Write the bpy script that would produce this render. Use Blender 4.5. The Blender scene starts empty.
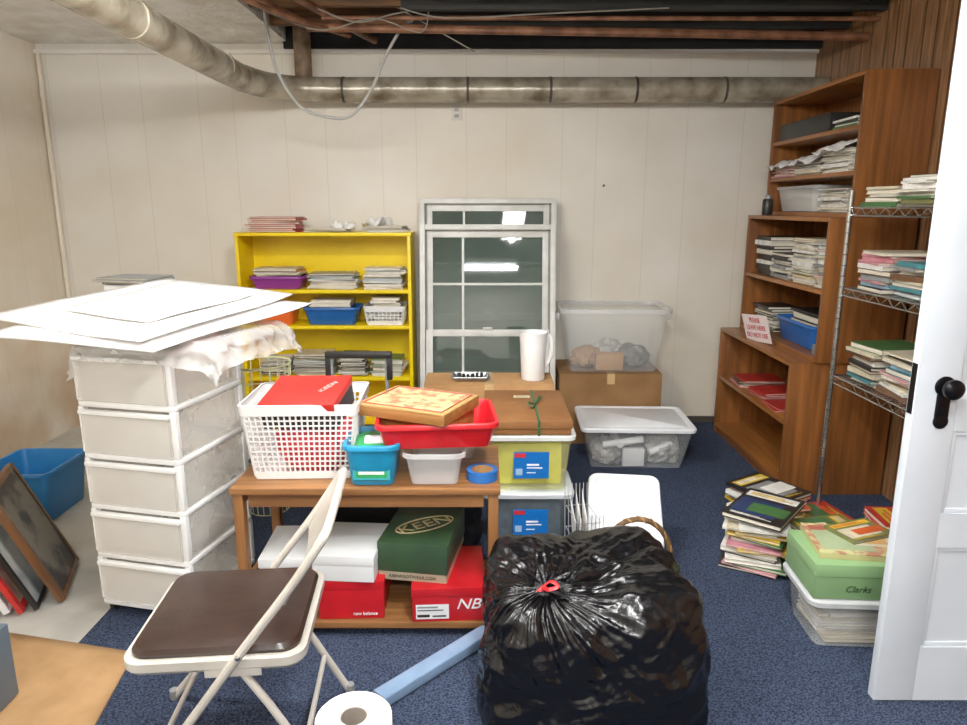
import bpy,bmesh,math,random
from math import sin,cos,pi,radians,exp,sqrt
from mathutils import Vector,Matrix,Euler
import mathutils.noise as NZ
random.seed(7)
S=bpy.context.scene; C=S.collection
R=random.uniform
def lin(h):
    h=h.lstrip('#');c=[int(h[i:i+2],16)/255 for i in (0,2,4)]
    return tuple(((x+.055)/1.055)**2.4 if x>.04045 else x/12.92 for x in c)
# ---------------------------------------------------------------- materials
MC={}
def mat(key,hexc=None,rough=.5,var=.1,scale=8,metal=0,alpha=1,bump=0,bscale=60,spec=.5,stretch=(1,1,1),hex2=None,detail=4,lo=.35,hi=.65,emit=0,bdist=.01,tr=0):
    if key in MC: return MC[key]
    m=bpy.data.materials.new(key);m.use_nodes=True;nt=m.node_tree;N=nt.nodes;Lk=nt.links
    p=N['Principled BSDF'];c=lin(hexc);c2=lin(hex2) if hex2 else tuple(x*(1-2*var) for x in c)
    tc=N.new('ShaderNodeTexCoord');mp=N.new('ShaderNodeMapping');mp.inputs['Scale'].default_value=stretch
    Lk.new(tc.outputs['Object'],mp.inputs[0])
    no=N.new('ShaderNodeTexNoise');no.inputs['Scale'].default_value=scale;no.inputs['Detail'].default_value=detail
    Lk.new(mp.outputs[0],no.inputs['Vector'])
    mr=N.new('ShaderNodeMapRange');mr.inputs['From Min'].default_value=lo;mr.inputs['From Max'].default_value=hi
    Lk.new(no.outputs['Fac'],mr.inputs['Value'])
    mx=N.new('ShaderNodeMixRGB');mx.inputs[1].default_value=(*c,1);mx.inputs[2].default_value=(*c2,1)
    Lk.new(mr.outputs[0],mx.inputs[0]);Lk.new(mx.outputs[0],p.inputs['Base Color'])
    p.inputs['Roughness'].default_value=rough;p.inputs['Metallic'].default_value=metal;p.inputs['Alpha'].default_value=alpha
    p.inputs['Specular IOR Level'].default_value=spec
    if emit: p.inputs['Emission Color'].default_value=(*c,1);p.inputs['Emission Strength'].default_value=emit
    if bump:
        n2=N.new('ShaderNodeTexNoise');n2.inputs['Scale'].default_value=bscale;n2.inputs['Detail'].default_value=3
        Lk.new(mp.outputs[0],n2.inputs['Vector']);b=N.new('ShaderNodeBump');b.inputs['Strength'].default_value=bump;b.inputs['Distance'].default_value=bdist
        Lk.new(n2.outputs['Fac'],b.inputs['Height']);Lk.new(b.outputs[0],p.inputs['Normal'])
    MC[key]=m;return m
def groove_mat(key,hexc,hex2,axis,fracs,period,gcol,stain=None,rough=.5,wood=False,gw=.006,gf=.45,gb=.1):
    m=mat(key,hexc,rough=rough,hex2=hex2,scale=(1.6 if not wood else 5),stretch=((1,1,1) if not wood else ((9,9,.8) )),detail=5)
    nt=m.node_tree;N=nt.nodes;Lk=nt.links;p=N['Principled BSDF'];base=p.inputs['Base Color'].links[0].from_socket
    tc=N.new('ShaderNodeTexCoord');sp=N.new('ShaderNodeSeparateXYZ');Lk.new(tc.outputs['Object'],sp.inputs[0])
    def M(op,a,b=None,c=None):
        n=N.new('ShaderNodeMath');n.operation=op
        for i,v in enumerate((a,b,c)):
            if v is None: continue
            if isinstance(v,(int,float)): n.inputs[i].default_value=v
            else: Lk.new(v,n.inputs[i])
        return n.outputs[0]
    s=M('ADD',sp.outputs[axis],20.0);fr=M('FRACT',M('DIVIDE',s,period));acc=None
    for f in fracs:
        g=M('LESS_THAN',M('ABSOLUTE',M('SUBTRACT',fr,f)),gw/period/2)
        acc=g if acc is None else M('MAXIMUM',acc,g)
    if stain:
        shex,zlo,zhi,sc=stain
        n=N.new('ShaderNodeTexNoise');n.inputs['Scale'].default_value=sc;n.inputs['Detail'].default_value=5;Lk.new(tc.outputs['Object'],n.inputs['Vector'])
        mr=N.new('ShaderNodeMapRange');mr.inputs['From Min'].default_value=zhi;mr.inputs['From Max'].default_value=zlo;Lk.new(sp.outputs[2],mr.inputs['Value'])
        mm=N.new('ShaderNodeMapRange');mm.inputs['From Min'].default_value=.35;mm.inputs['From Max'].default_value=.7;Lk.new(n.outputs['Fac'],mm.inputs['Value'])
        k=M('MULTIPLY',mr.outputs[0],mm.outputs[0])
        mx=N.new('ShaderNodeMixRGB');mx.inputs[2].default_value=(*lin(shex),1);Lk.new(k,mx.inputs[0]);Lk.new(base,mx.inputs[1]);base=mx.outputs[0]
    mx=N.new('ShaderNodeMixRGB');mx.inputs[2].default_value=(*lin(gcol),1);Lk.new(M('MULTIPLY',acc,gf),mx.inputs[0]);Lk.new(base,mx.inputs[1]);Lk.new(mx.outputs[0],p.inputs['Base Color'])
    b=N.new('ShaderNodeBump');b.inputs['Strength'].default_value=gb;b.inputs['Distance'].default_value=.003;b.invert=True
    Lk.new(acc,b.inputs['Height']);Lk.new(b.outputs[0],p.inputs['Normal'])
    return m
def wood_mat(key,a,b,rough=.4,axis=0,sc=3):
    st=[14,14,14];st[axis]=.9
    return mat(key,a,hex2=b,rough=rough,scale=sc,stretch=tuple(st),detail=6,bump=.05,bscale=8)
WHITE=mat('white_plastic','#ececea',rough=.35,var=.02)
# ---------------------------------------------------------------- mesh builder
def rrect(w,d,r,n=4):
    r=max(1e-4,min(r,w/2-1e-4,d/2-1e-4));P=[]
    for cx,cy,a0 in((w/2-r,d/2-r,0),(-(w/2-r),d/2-r,90),(-(w/2-r),-(d/2-r),180),(w/2-r,-(d/2-r),270)):
        for i in range(n+1):
            a=radians(a0+90*i/n);P.append((cx+r*cos(a),cy+r*sin(a)))
    return P
def smooth(pts,n=6,closed=False):
    P=[Vector(p) for p in pts];out=[];L=len(P)
    rng=range(L if closed else L-1)
    for i in rng:
        if closed: p0,p1,p2,p3=P[(i-1)%L],P[i],P[(i+1)%L],P[(i+2)%L]
        else: p0,p1,p2,p3=P[max(i-1,0)],P[i],P[i+1],P[min(i+2,L-1)]
        for k in range(n):
            t=k/n;out.append(.5*((2*p1)+(-p0+p2)*t+(2*p0-5*p1+4*p2-p3)*t*t+(-p0+3*p1-3*p2+p3)*t**3))
    if not closed: out.append(P[-1])
    return out
class MB:
    def __init__(s): s.bm=bmesh.new();s.mats=[]
    def mi(s,m):
        if m not in s.mats: s.mats.append(m)
        return s.mats.index(m)
    def box(s,x0,x1,y0,y1,z0,z1,m,bev=0,M=None):
        i=s.mi(m);vs=[s.bm.verts.new((x,y,z)) for x in(x0,x1) for y in(y0,y1) for z in(z0,z1)]
        if M is not None:
            for v in vs: v.co=M@v.co
        fs=[s.bm.faces.new([vs[k] for k in q]) for q in((0,1,3,2),(4,6,7,5),(0,4,5,1),(2,3,7,6),(0,2,6,4),(1,5,7,3))]
        for f in fs:f.material_index=i
        if bev:
            es=list({e for f in fs for e in f.edges});bmesh.ops.bevel(s.bm,geom=es,offset=bev,segments=2,profile=.6,affect='EDGES')
        return s
    def loft(s,rings,m,cap0=True,cap1=True,M=None,closed=True):
        i=s.mi(m);prev=None;first=None
        for k,r in enumerate(rings):
            vs=[s.bm.verts.new((M@Vector(p)) if M is not None else Vector(p)) for p in r]
            if prev:
                n=len(vs)
                for j in range(n if closed else n-1):
                    f=s.bm.faces.new((prev[j],prev[(j+1)%n],vs[(j+1)%n],vs[j]));f.material_index=i
            else: first=vs
            prev=vs
        if cap0: f=s.bm.faces.new(first[::-1]);f.material_index=i
        if cap1: f=s.bm.faces.new(prev);f.material_index=i
        return s
    def rl(s,spec,m,n=4,**k): # spec: (w,d,r,z)
        return s.loft([[(x,y,z) for x,y in rrect(w,d,r,n)] for w,d,r,z in spec],m,**k)
    def lathe(s,prof,m,seg=24,**k): # (r,z)
        return s.loft([[(r*cos(2*pi*j/seg),r*sin(2*pi*j/seg),z) for j in range(seg)] for r,z in prof],m,**k)
    def tube(s,pts,r,m,seg=8,closed=False,flat=1.0):
        P=[Vector(p) for p in pts];rings=[];n=len(P);up=None
        for k in range(n):
            if closed: t=(P[(k+1)%n]-P[k-1]).normalized()
            else: t=(P[min(k+1,n-1)]-P[max(k-1,0)]).normalized()
            if up is None:
                up=Vector((0,0,1)) if abs(t.z)<.9 else Vector((1,0,0))
            up=(up-t*up.dot(t)).normalized();sd=t.cross(up)
            rr=r[k] if isinstance(r,(list,tuple)) else r
            rings.append([P[k]+sd*rr*cos(2*pi*j/seg)+up*rr*flat*sin(2*pi*j/seg) for j in range(seg)])
        if closed: rings.append(rings[0]);return s.loft(rings,m,False,False)
        return s.loft(rings,m)
    def done(s,name,ang=.6):
        bmesh.ops.remove_doubles(s.bm,verts=s.bm.verts,dist=1e-6);bmesh.ops.recalc_face_normals(s.bm,faces=s.bm.faces)
        me=bpy.data.meshes.new(name)
        for f in s.bm.faces:f.smooth=True
        s.bm.to_mesh(me);s.bm.free()
        for m in s.mats:me.materials.append(m)
        me.set_sharp_from_angle(angle=ang);return me
def place(o,loc,rot):
    o.location=loc;o.rotation_euler=tuple(radians(a) for a in rot)
def thing(name,label,cat,loc=(0,0,0),rot=(0,0,0),group=None,mb=None):
    o=bpy.data.objects.new(name,mb.done(name) if mb else None)
    if not mb:o.empty_display_size=.05
    C.objects.link(o);place(o,loc,rot);o['label']=label;o['category']=cat
    if group:o['group']=group
    return o
def part(name,mb,par,loc=(0,0,0),rot=(0,0,0),label=None):
    me=mb if isinstance(mb,bpy.types.Mesh) else mb.done(name)
    o=bpy.data.objects.new(name,me);C.objects.link(o);o.parent=par;place(o,loc,rot)
    if label:o['label']=label
    return o
def struct(name,mb):
    o=bpy.data.objects.new(name,mb.done(name));C.objects.link(o);o['kind']='structure';return o
def text(s,size,m,par,loc,rot,name='lettering',shear=0,sx=1):
    cu=bpy.data.curves.new('tmp','FONT');cu.body=s;cu.size=size;cu.align_x='CENTER';cu.align_y='CENTER';cu.extrude=.0008;cu.shear=shear
    o=bpy.data.objects.new('tmp',cu);C.objects.link(o);dg=bpy.context.evaluated_depsgraph_get()
    me=bpy.data.meshes.new_from_object(o.evaluated_get(dg));bpy.data.objects.remove(o)
    me.materials.clear();me.materials.append(m);me.name=name
    p=part(name,me,par,loc,rot);p.scale=(sx,1,1);return p
# ---------------------------------------------------------------- room
WALL=groove_mat('painted_panelling','#ece9e0','#e1ddd2',0,(.02,.30,.52,.83),1.22,'#a39c8e',('#d3c3a6',.0,5.0,.7),gf=.22)
WALLL=groove_mat('painted_panelling_stained','#eee6d8','#e2d5bf',1,(.1,.36,.61,.86),1.22,'#b39f80',('#bd8e5c',.0,1.0,1.6),gf=.2)
WOODP=groove_mat('wood_panelling','#9c7350','#74502f',1,(.03,.2,.45,.62,.86),.6,'#2c180c',None,.35,True,.012,.8,.3)
XL,XR,YB,YF=-2.95,2.2,4.95,-1.9
struct('wall_back',MB().box(XL-.1,XR+.1,YB,YB+.1,0,2.63,WALL))
struct('wall_left',MB().box(XL-.1,XL,YF,YB,0,2.7,WALLL))
struct('wall_right',MB().box(XR,XR+.1,YF,YB,0,2.9,WOODP))
struct('wall_front',MB().box(XL-.1,XR+.1,YF-.1,YF,0,2.9,mat('plain_paint','#cfcbc2',var=.03)))
struct('floor',MB().box(XL-.1,XR+.1,YF-.1,YB+.1,-.1,0,mat('concrete','#c4c1b8',hex2='#a8a59c',scale=4,rough=.8,bump=.2)))
DECK=mat('black_ceiling','#1c1a15',hex2='#2c2820',rough=.9)
struct('ceiling',MB().box(XL-.1,XR+.1,YF-.1,YB+.1,2.86,2.9,DECK))
struct('trim_1',MB().box(-1.3,XR,4.88,YB+.1,2.56,2.86,mat('black_timber','#1b1c1e',hex2='#0e0f10',rough=.8)))
struct('trim_2',MB().box(XL,XR-.002,4.915,YB,2.535,2.56,mat('ledge_paint','#efebe3',var=.04)))
JW=wood_mat('joist_dark','#34332f','#191815',.8,0);JB=wood_mat('joist_brown','#7d5733','#4a3320',.8,0)
k=3
for i in range(16):
    y=4.55-.4*i
    struct('trim_%d'%k,MB().box(-1.28,-.45,y-.02,y+.02,2.62,2.86,JB).box(-.45,XR,y-.022,y+.022,2.60,2.86,JW));k+=1
SOF=mat('soffit_white','#f6f5f1',hex2='#dedad0',scale=6,rough=.35,bump=.8,bscale=12,bdist=.05)
struct('trim_%d'%k,MB().box(XL,-1.28,YF,YB,2.60,2.86,SOF));k+=1
struct('trim_%d'%k,MB().tube([(XL+.02,YB-.02,0),(XL+.02,YB-.02,2.55)],.016,WALLL));k+=1
struct('baseboard_back',MB().box(-.4,XR,4.93,YB,0,.05,mat('baseboard_dark','#4a4038',rough=.6)))
CARP=mat('navy_carpet','#465066',hex2='#1f2636',rough=.95,scale=150,detail=3,bump=.9,bscale=240,lo=.40,hi=.62,spec=.1,bdist=.006)
o=thing('carpet','dark navy speckled low-pile carpet covering the basement floor','carpet',mb=MB().box(-1.47,XR-.01,YF+.02,YB-.03,0,.008,CARP))
# ducts & pipes
DUCT=mat('wrapped_duct','#b9b09c',hex2='#6f624c',rough=.27,scale=7,bump=.5,bscale=14,metal=.2,detail=6,lo=.38,hi=.70)
BAND=mat('duct_band','#4b4134',rough=.5,var=.2)
d=thing('air_duct','foil-wrapped round air duct bending along the back wall','duct',(0,0,0))
pts=[(-1.44,YF,2.31),(-1.44,2,2.31),(-1.44,4.15,2.30),(-1.42,4.42,2.295),(-1.33,4.64,2.29),(-1.16,4.76,2.29),(-.95,4.79,2.29),(0,4.79,2.29),(XR,4.79,2.29)]
part('duct_pipe',MB().tube(pts[:2]+smooth(pts[1:7],4)[1:]+pts[7:],.078,DUCT,20),d)
for x in(-.9,-.1,.43,.98,1.55):
    part('duct_collar',MB().tube([(x-.008,4.79,2.29),(x+.008,4.79,2.29)],.081,BAND,20),d)
for y in(3.1,4.1):
    part('duct_collar',MB().tube([(-1.44,y-.015,2.305),(-1.44,y+.015,2.305)],.083,DUCT,20),d)
part('duct_riser',MB().tube([(-1.15,4.77,2.33),(-1.15,4.77,2.88)],.055,mat('old_pipe','#8a7258',hex2='#57452f',rough=.6,scale=12),16),d)
RUST=mat('rust_pipe','#9a6a4c',hex2='#643f2a',rough=.5,scale=10,metal=.2)
for pp,r in(([(-1.0,4.3,2.55),(.4,4.3,2.53),(XR,4.3,2.50)],.024),([(-1.28,3.0,2.58),(-1.1,3.9,2.56),(-.98,4.26,2.55),(-1.0,4.3,2.55)],.02),([(-.9,4.22,2.58),(XR,4.2,2.57)],.012),([(-1.15,3.2,2.6),(-.75,4.7,2.6),(-.7,4.86,2.6)],.022),([(-1.22,3.3,2.5),(-1.0,4.0,2.52),(-.8,4.5,2.55)],.014)):
    thing('water_pipe','rusty brown metal water pipe strung under the ceiling joists','pipe',group='ceiling water pipes',mb=MB().tube(pp,r,RUST,10))
thing('hanging_cable','loose grey white cable looping down from the ceiling joists','cable',mb=MB().tube(smooth([(-1.27,4.35,2.75),(-1.24,4.35,2.5),(-1.2,4.35,2.32),(-1.08,4.35,2.13),(-.92,4.35,2.07),(-.78,4.35,2.08),(-.66,4.35,2.22),(-.56,4.35,2.42),(-.47,4.38,2.57),(-.42,4.45,2.62)],6),.009,mat('cable_grey','#b5b3ac',var=.05),8))
for q,P in enumerate(([(-.5,4.3,2.66),(-.35,4.3,2.58),(-.2,4.3,2.5),(-.05,4.3,2.42)],[(-.95,4.1,2.62),(-.7,4.1,2.53),(-.5,4.15,2.58),(-.3,4.2,2.63)],[(-.45,4.1,2.6),(-.2,4.1,2.55),(.3,4.1,2.57),(1.0,4.1,2.6)],[(-1.2,4.15,2.6),(-.9,4.15,2.5),(-.6,4.15,2.56),(-.35,4.2,2.5),(-.3,4.2,2.63)])):
    thing('thin_wire','thin pale wire dangling from the ceiling','cable',group='loose ceiling wires',mb=MB().tube(smooth(P,5),.004,mat('wire_pale','#8f897c'),6))
d=thing('outlet_plate','small beige wall outlet plate just below the duct','outlet',(-.18,4.95,2.17))
PLT=mat('plate_beige','#d9d4c8',var=.03)
part('plate',MB().box(-.035,.035,-.006,0,-.05,.05,PLT,.003),d)
for zz in(-.032,.008): part('socket',MB().box(-.015,.015,-.009,-.005,zz,zz+.022,mat('socket_grey','#a5a095')),d)
thing('wall_nail','small dark nail sticking out of the wall panelling','nail',mb=MB().tube([(.82,4.955,1.69),(.82,4.92,1.695)],.004,BAND).lathe([(.008,0),(.008,.003)],BAND,8,M=Matrix.Translation((.82,4.92,1.695))@Matrix.Rotation(pi/2,4,'X')))
# lamps
EM=mat('fluorescent_tube','#f4f8ff',var=0,emit=14)
def lamp(x,y,rz,L,en,pe,col=(1,.985,.965)):
    d=thing('fluorescent_lamp','long white fluorescent ceiling light with two tubes','lamp',(x,y,2.5),(0,0,rz),group='fluorescent ceiling lights')
    part('housing',MB().box(-L/2,L/2,-.12,.12,.04,.10,WHITE,.005),d)
    for yy in(-.06,.06): part('tube',MB().tube([(-L/2+.03,yy,.02),(L/2-.03,yy,.02)],.016,EM,10),d)
    l=bpy.data.lights.new('tube_light','AREA');l.shape='RECTANGLE';l.size=L;l.size_y=.25;l.energy=en;l.color=col
    o=bpy.data.objects.new('tube_light',l);C.objects.link(o);o.location=(x,y,2.485);o.rotation_euler=(0,0,radians(rz))
    if pe:
        for s in(-1,0,1):
            l=bpy.data.lights.new('glow_light','POINT');l.energy=pe/3;l.color=col;l.shadow_soft_size=.045
            o=bpy.data.objects.new('glow_light',l);C.objects.link(o);a=radians(rz);o.location=(x+s*L*.33*cos(a),y+s*L*.33*sin(a),2.44)
lamp(.35,1.2,90,1.3,46,50);lamp(.1,-1.0,0,.8,90,0);lamp(-.75,2.3,0,1.3,30,36,(1,.975,.945));lamp(-1.4,.2,90,1.3,40,36)
# ---------------------------------------------------------------- door
DW=mat('door_paint','#d3dae1',hex2='#c8d0d8',scale=3,rough=.4);BLK=mat('black_iron','#15151a',rough=.3,metal=.6,var=.2)
d=bpy.data.objects.new('door_1',None);C.objects.link(d);d['kind']='structure';d.location=(1.245,1.95,.012)
mb=MB();Wd=.9;HD=2.16
mb.box(0,.125,0,.035,0,HD,DW,.003).box(Wd-.125,Wd,0,.035,0,HD,DW,.003)
zs=[(0,.19),(.53,.64),(.90,1.0),(1.34,1.43),(1.95,HD)]
for a,b in zs: mb.box(.125,Wd-.125,.001,.034,a,b,DW)
for (a,b),(c,e) in zip(zs[:-1],zs[1:]):
    mb.box(.12,Wd-.12,.012,.023,b-.005,c+.005,DW)
    for q in((.125,.14,b,c),(Wd-.14,Wd-.125,b,c),(.14,Wd-.14,b,b+.015),(.14,Wd-.14,c-.015,c)): mb.box(q[0],q[1],.006,.029,q[2],q[3],DW,.003)
part('door_leaf',mb,d)
MX=Matrix.Rotation(pi/2,4,'X')
part('key_plate',MB().rl([(.040,.14,.016,0),(.040,.14,.016,.003),(.032,.13,.013,.005)],BLK,M=Matrix.Translation((.082,0,.995))@MX).lathe([(.030,0),(.030,.004),(.024,.007)],BLK,20,M=Matrix.Translation((.082,0,1.035))@MX).lathe([(.022,0),(.022,.004),(.014,.006)],BLK,14,M=Matrix.Translation((.082,0,.93))@MX),d)
part('door_knob',MB().lathe([(.009,0),(.009,.018),(.014,.022),(.026,.028),(.030,.037),(.029,.045),(.02,.052),(.006,.055)],BLK,22,M=Matrix.Translation((.082,0,1.035))@MX),d)
part('latch_plate',MB().box(-.002,0,.006,.029,.95,1.10,BLK),d)
part('hinge',MB().tube([(Wd+.005,.02,.25),(Wd+.005,.02,.35)],.008,BLK),d);part('hinge',MB().tube([(Wd+.005,.02,1.65),(Wd+.005,.02,1.75)],.008,BLK),d)
# ---------------------------------------------------------------- books
PG=mat('page_block','#e6dfce',hex2='#c3b9a3',rough=.8,scale=5,stretch=(1,1,60))
COLS={'black':'#23211f','white':'#e8e5dc','cream':'#d3c8ab','green':'#3f6b3a','navy':'#24365f','red':'#b52e28','brown':'#6d4a30','grey':'#8b8c8a','teal':'#3d7f86','yellow':'#d8b437','orange':'#cf5a2c','purple':'#5b3a70','pink':'#d08a94','olive':'#6f7040','lightblue':'#9ab8cc'}
def bcol(c): return mat('cover_'+c,COLS[c],rough=.4,var=.12,scale=25)
def book(loc,w,d,h,col,rz=0,kind='book',group=None,art=None,extra='lying flat in a stack',rot=None):
    m=bcol(col);mb=MB();t=min(.003,h*.18)
    mb.box(-w/2,w/2,-d/2,d/2,0,t,m).box(-w/2,w/2,-d/2,d/2,h-t,h,m).box(-w/2,-w/2+t,-d/2,d/2,t,h-t,m)
    mb.box(-w/2+t,w/2-.004,-d/2+.004,d/2-.004,t,h-t,PG)
    if art:
        a=[bcol(c) for c in art]
        mb.box(-w*.44,w*.44,d*.24,d*.42,h,h+.0004,a[0]).box(-w*.44,w*.30,-d*.36,d*.16,h,h+.0004,a[1]).box(-w*.2,w*.44,-d*.26,d*.04,h+.0004,h+.0008,a[2%len(a)])
        for q in range(3): mb.box(-w*.40,w*(.1+.1*q),-d*(.39+.02*q),-d*(.38+.02*q),h,h+.0005,a[0])
        mb.box(-w*.38,w*.36,d*.29,d*.32,h+.0004,h+.0008,a[-1]).box(-w*.38,w*.2,d*.34,d*.38,h+.0004,h+.0008,a[-1])
    return thing(kind,'%s %s %s'%(col.replace('lightblue','pale blue'),kind,extra),kind,loc,rot or (0,0,rz),group,mb)
def stack(x,y,z,hmax,w,d,cols,group,where,hr=(.012,.035),rz=0,jit=8,kind='book',top=None,off=.015,wv=.85,art=None):
    zz=z;n=0
    while zz<z+hmax-.008 and n<30:
        h=min(R(*hr),z+hmax-zz+.004);c=random.choice(cols);last=zz+h>=z+hmax-.008
        if last and top:c=top
        book((x+R(-off,off),y+R(-off,off),zz),w*R(wv,1),d*R(wv,1),h,c,rz+R(-jit,jit)+(180 if random.random()<.5 and not(last and art) else 0),kind,group,art if last else None,'stacked '+where)
        zz+=h+.0004;n+=1
    return zz
MIX=['black','white','cream','green','navy','red','brown','grey','teal','yellow','orange','white','cream','olive','lightblue']
PALE=['white','cream','white','grey','lightblue','white','cream','pink','black']
# ---------------------------------------------------------------- brown bookcases
BW=wood_mat('bookcase_wood','#91592b','#6c411e',.35,2,2.2);BWH=wood_mat('bookcase_wood_shelf','#a0652f','#7a4b23',.35,1,2.2)
def case(label,x0,x1,y0,y1,z0,z1,shelves,base=0):
    d=thing('bookcase',label,'bookcase',((x0+x1)/2,(y0+y1)/2,z0),group='stepped brown bookcases');hx=(x1-x0)/2;hy=(y1-y0)/2;h=z1-z0;t=.022
    part('side_panel',MB().box(-hx,hx,-hy,-hy+t,0,h,BW,.002),d);part('side_panel',MB().box(-hx,hx,hy-t,hy,0,h,BW,.002),d)
    part('back_panel',MB().box(hx-.008,hx,-hy+t,hy-t,0,h,BW),d)
    part('top_board',MB().box(-hx,hx-.008,-hy+t,hy-t,h-t,h,BWH,.002),d);part('bottom_board',MB().box(-hx,hx-.008,-hy+t,hy-t,base,base+t,BWH),d)
    if base: part('kick_board',MB().box(-hx+.02,-hx+.035,-hy+t,hy-t,0,base,BW),d)
    for z in shelves: part('shelf',MB().box(-hx+.005,hx-.008,-hy+t,hy-t,z-z0-t,z-z0,BWH,.002),d)
case('brown wooden bottom bookcase, deepest, standing on carpet',1.62,2.18,3.6,4.72,.008,.75,[.42],.05)
case('brown wooden middle bookcase standing on the bottom one',1.74,2.18,3.58,4.70,.751,1.50,[1.13])
case('brown wooden top bookcase with binders and papers',1.84,2.19,3.58,4.68,1.501,2.2,[1.95,1.73])
G='books in the brown bookcases'
bx=lambda name,label,cat,x0,x1,y0,y1,z0,z1,m,bev=.003,rz=0,group=None: thing(name,label,cat,((x0+x1)/2,(y0+y1)/2,z0),(0,0,rz),group,MB().box(-(x1-x0)/2,(x1-x0)/2,-(y1-y0)/2,(y1-y0)/2,0,z1-z0,m,bev))
bx('binder','black hard plastic binder case lying on the top shelf','binder',1.86,2.12,3.95,4.6,1.951,2.05,bcol('black'),.006)
stack(1.96,3.80,1.951,.05,.2,.28,['green','white','black'],G,'on the top shelf',(.01,.015),jit=4)
for yy,hh_,cc in((4.47,.07,['white','pink','cream']),(4.15,.08,['white','cream','grey','white']),(3.83,.12,['white','white','cream','grey'])):
    stack(1.965,yy,1.731,hh_,.24,.30,cc,G,'on the second shelf',(.004,.012),kind='magazine',jit=7,off=.015,wv=.9)
def sheet(name,label,cat,corners,thick,m,amp=.004,n=14,fr=6,group=None,sag=None,alpha=None):
    A,B,Cc,D=[Vector(p) for p in corners];o=(A+B+Cc+D)/4;bm=bmesh.new();g=[]
    for i in range(n+1):
        row=[]
        for j in range(n+1):
            u,v=i/n,j/n;p=A*(1-u)*(1-v)+B*u*(1-v)+Cc*u*v+D*(1-u)*v-o
            p.z+=amp*NZ.noise(Vector((u*fr,v*fr,o.x*9+o.y)))
            if sag:p.z+=sag(u,v)
            row.append(bm.verts.new(p))
        g.append(row)
    for i in range(n):
        for j in range(n): bm.faces.new((g[i][j],g[i+1][j],g[i+1][j+1],g[i][j+1])).smooth=True
    bmesh.ops.recalc_face_normals(bm,faces=bm.faces)
    me=bpy.data.meshes.new(name);bm.to_mesh(me);bm.free();me.materials.append(m)
    ob=bpy.data.objects.new(name,me);C.objects.link(ob);ob.location=o;ob['label']=label;ob['category']=cat
    if group:ob['group']=group
    if thick:
        s=ob.modifiers.new('solid','SOLIDIFY');s.thickness=thick;s.offset=1
    return ob
PAPER=mat('paper_white','#f2f0eb',var=.02,rough=.7,scale=4)
for y0,y1,zz in((3.66,3.98,1.885),(3.98,4.28,1.845),(4.3,4.62,1.835)):
    sheet('paper_sheet','loose curled white paper drooping over a shelf edge','paper',[(1.77,y0,zz),(2.1,y0+.02,zz+.01),(2.1,y1,zz+.01),(1.79,y1,zz)],.001,PAPER,.03,sag=lambda u,v:-.05*(1-u)**3)
# tubs
def clearp(key,hexc='#e6eaea',a=.22): return mat(key,hexc,rough=.12,var=.02,alpha=a,spec=.6)
CLR=clearp('clear_plastic');CLR2=clearp('clear_plastic_milky','#e9ebea',.42)
def tubmb(w,d,h,m,taper=.86,r=.03,t=.003,lip=.012,single=False,z0=0,lipd=.018):
    mb=MB();k=taper;sp=[(w*k-2*lip,d*k-2*lip,r*.8,z0+.002),(w*k-2*lip+.006,d*k-2*lip+.006,r,z0+.008),(w-2*lip,d-2*lip,r,z0+h-lipd),(w,d,r+lip,z0+h-lipd),(w,d,r+lip,z0+h-.003),(w-.004,d-.004,r+lip,z0+h)]
    if single: return mb.rl(sp,m,cap1=False)
    sp+=[(w-2*lip-2*t+.003,d-2*lip-2*t+.003,r,z0+h),(w-2*lip-2*t,d-2*lip-2*t,r,z0+h-.004),(w*k-2*lip-2*t,d*k-2*lip-2*t,r*.8,z0+t+.004)]
    return mb.rl(sp,m)
def tub(name,label,cat,loc,w,d,h,m,rz=0,rot=None,group=None,**k):
    return thing(name,label,cat,loc,rot or (0,0,rz),group,tubmb(w,d,h,m,**k))
def lidded(name,label,cat,loc,w,d,h,m,ml,rz=0,rot=None,group=None,taper=.86):
    e=thing(name,label,cat,loc,rot or (0,0,rz),group)
    part('bin_body',tubmb(w,d,h,m,taper=taper,single=True),e)
    part('lid',MB().rl([(w+.012,d+.012,.04,h-.012),(w+.016,d+.016,.042,h+.006),(w+.006,d+.006,.04,h+.014),(w-.04,d-.04,.03,h+.014),(w-.05,d-.05,.028,h+.009),(w-.08,d-.08,.02,h+.009),(w-.09,d-.09,.02,h+.013)],ml),e)
    return e
tub('plastic_bin','small clear plastic bin of papers on the top bookcase','bin',(2.0,4.34,1.524),.27,.55,.15,CLR2,single=True)
stack(2.0,4.34,1.53,.11,.18,.38,['white','brown','white'],G,'inside a clear bin',(.01,.02),jit=4)
stack(1.96,3.83,1.524,.13,.22,.3,['white','cream','grey','white','brown'],G,'in the top bookcase',(.005,.015),kind='magazine',jit=12)
d=thing('spray_can','small black can with grey cap on the bookcase ledge','can',(1.79,4.52,1.502))
part('can_body',MB().lathe([(.03,0),(.032,.004),(.032,.09),(.026,.1)],bcol('black'),18),d);part('cap',MB().lathe([(.02,.1),(.02,.12),(.014,.125)],bcol('grey'),16),d)
stack(1.89,4.50,1.131,.24,.22,.26,['black','black','brown','navy','white'],G,'in the middle bookcase',(.02,.04),top='black',jit=5)
stack(1.87,4.22,1.131,.15,.2,.24,['white','grey','black','white'],G,'in the middle bookcase',(.01,.02),jit=6)
stack(1.88,3.95,1.131,.25,.21,.24,['white','cream','yellow','green','white','grey'],G,'in the middle bookcase',(.006,.02),jit=6)
stack(1.88,3.71,1.131,.22,.2,.17,PALE,G,'in the middle bookcase',(.01,.02),jit=4)
stack(1.9,4.50,.775,.17,.2,.24,['grey','black','olive','green','white'],G,'low in the middle bookcase',(.01,.02),rz=4,jit=4)
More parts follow.
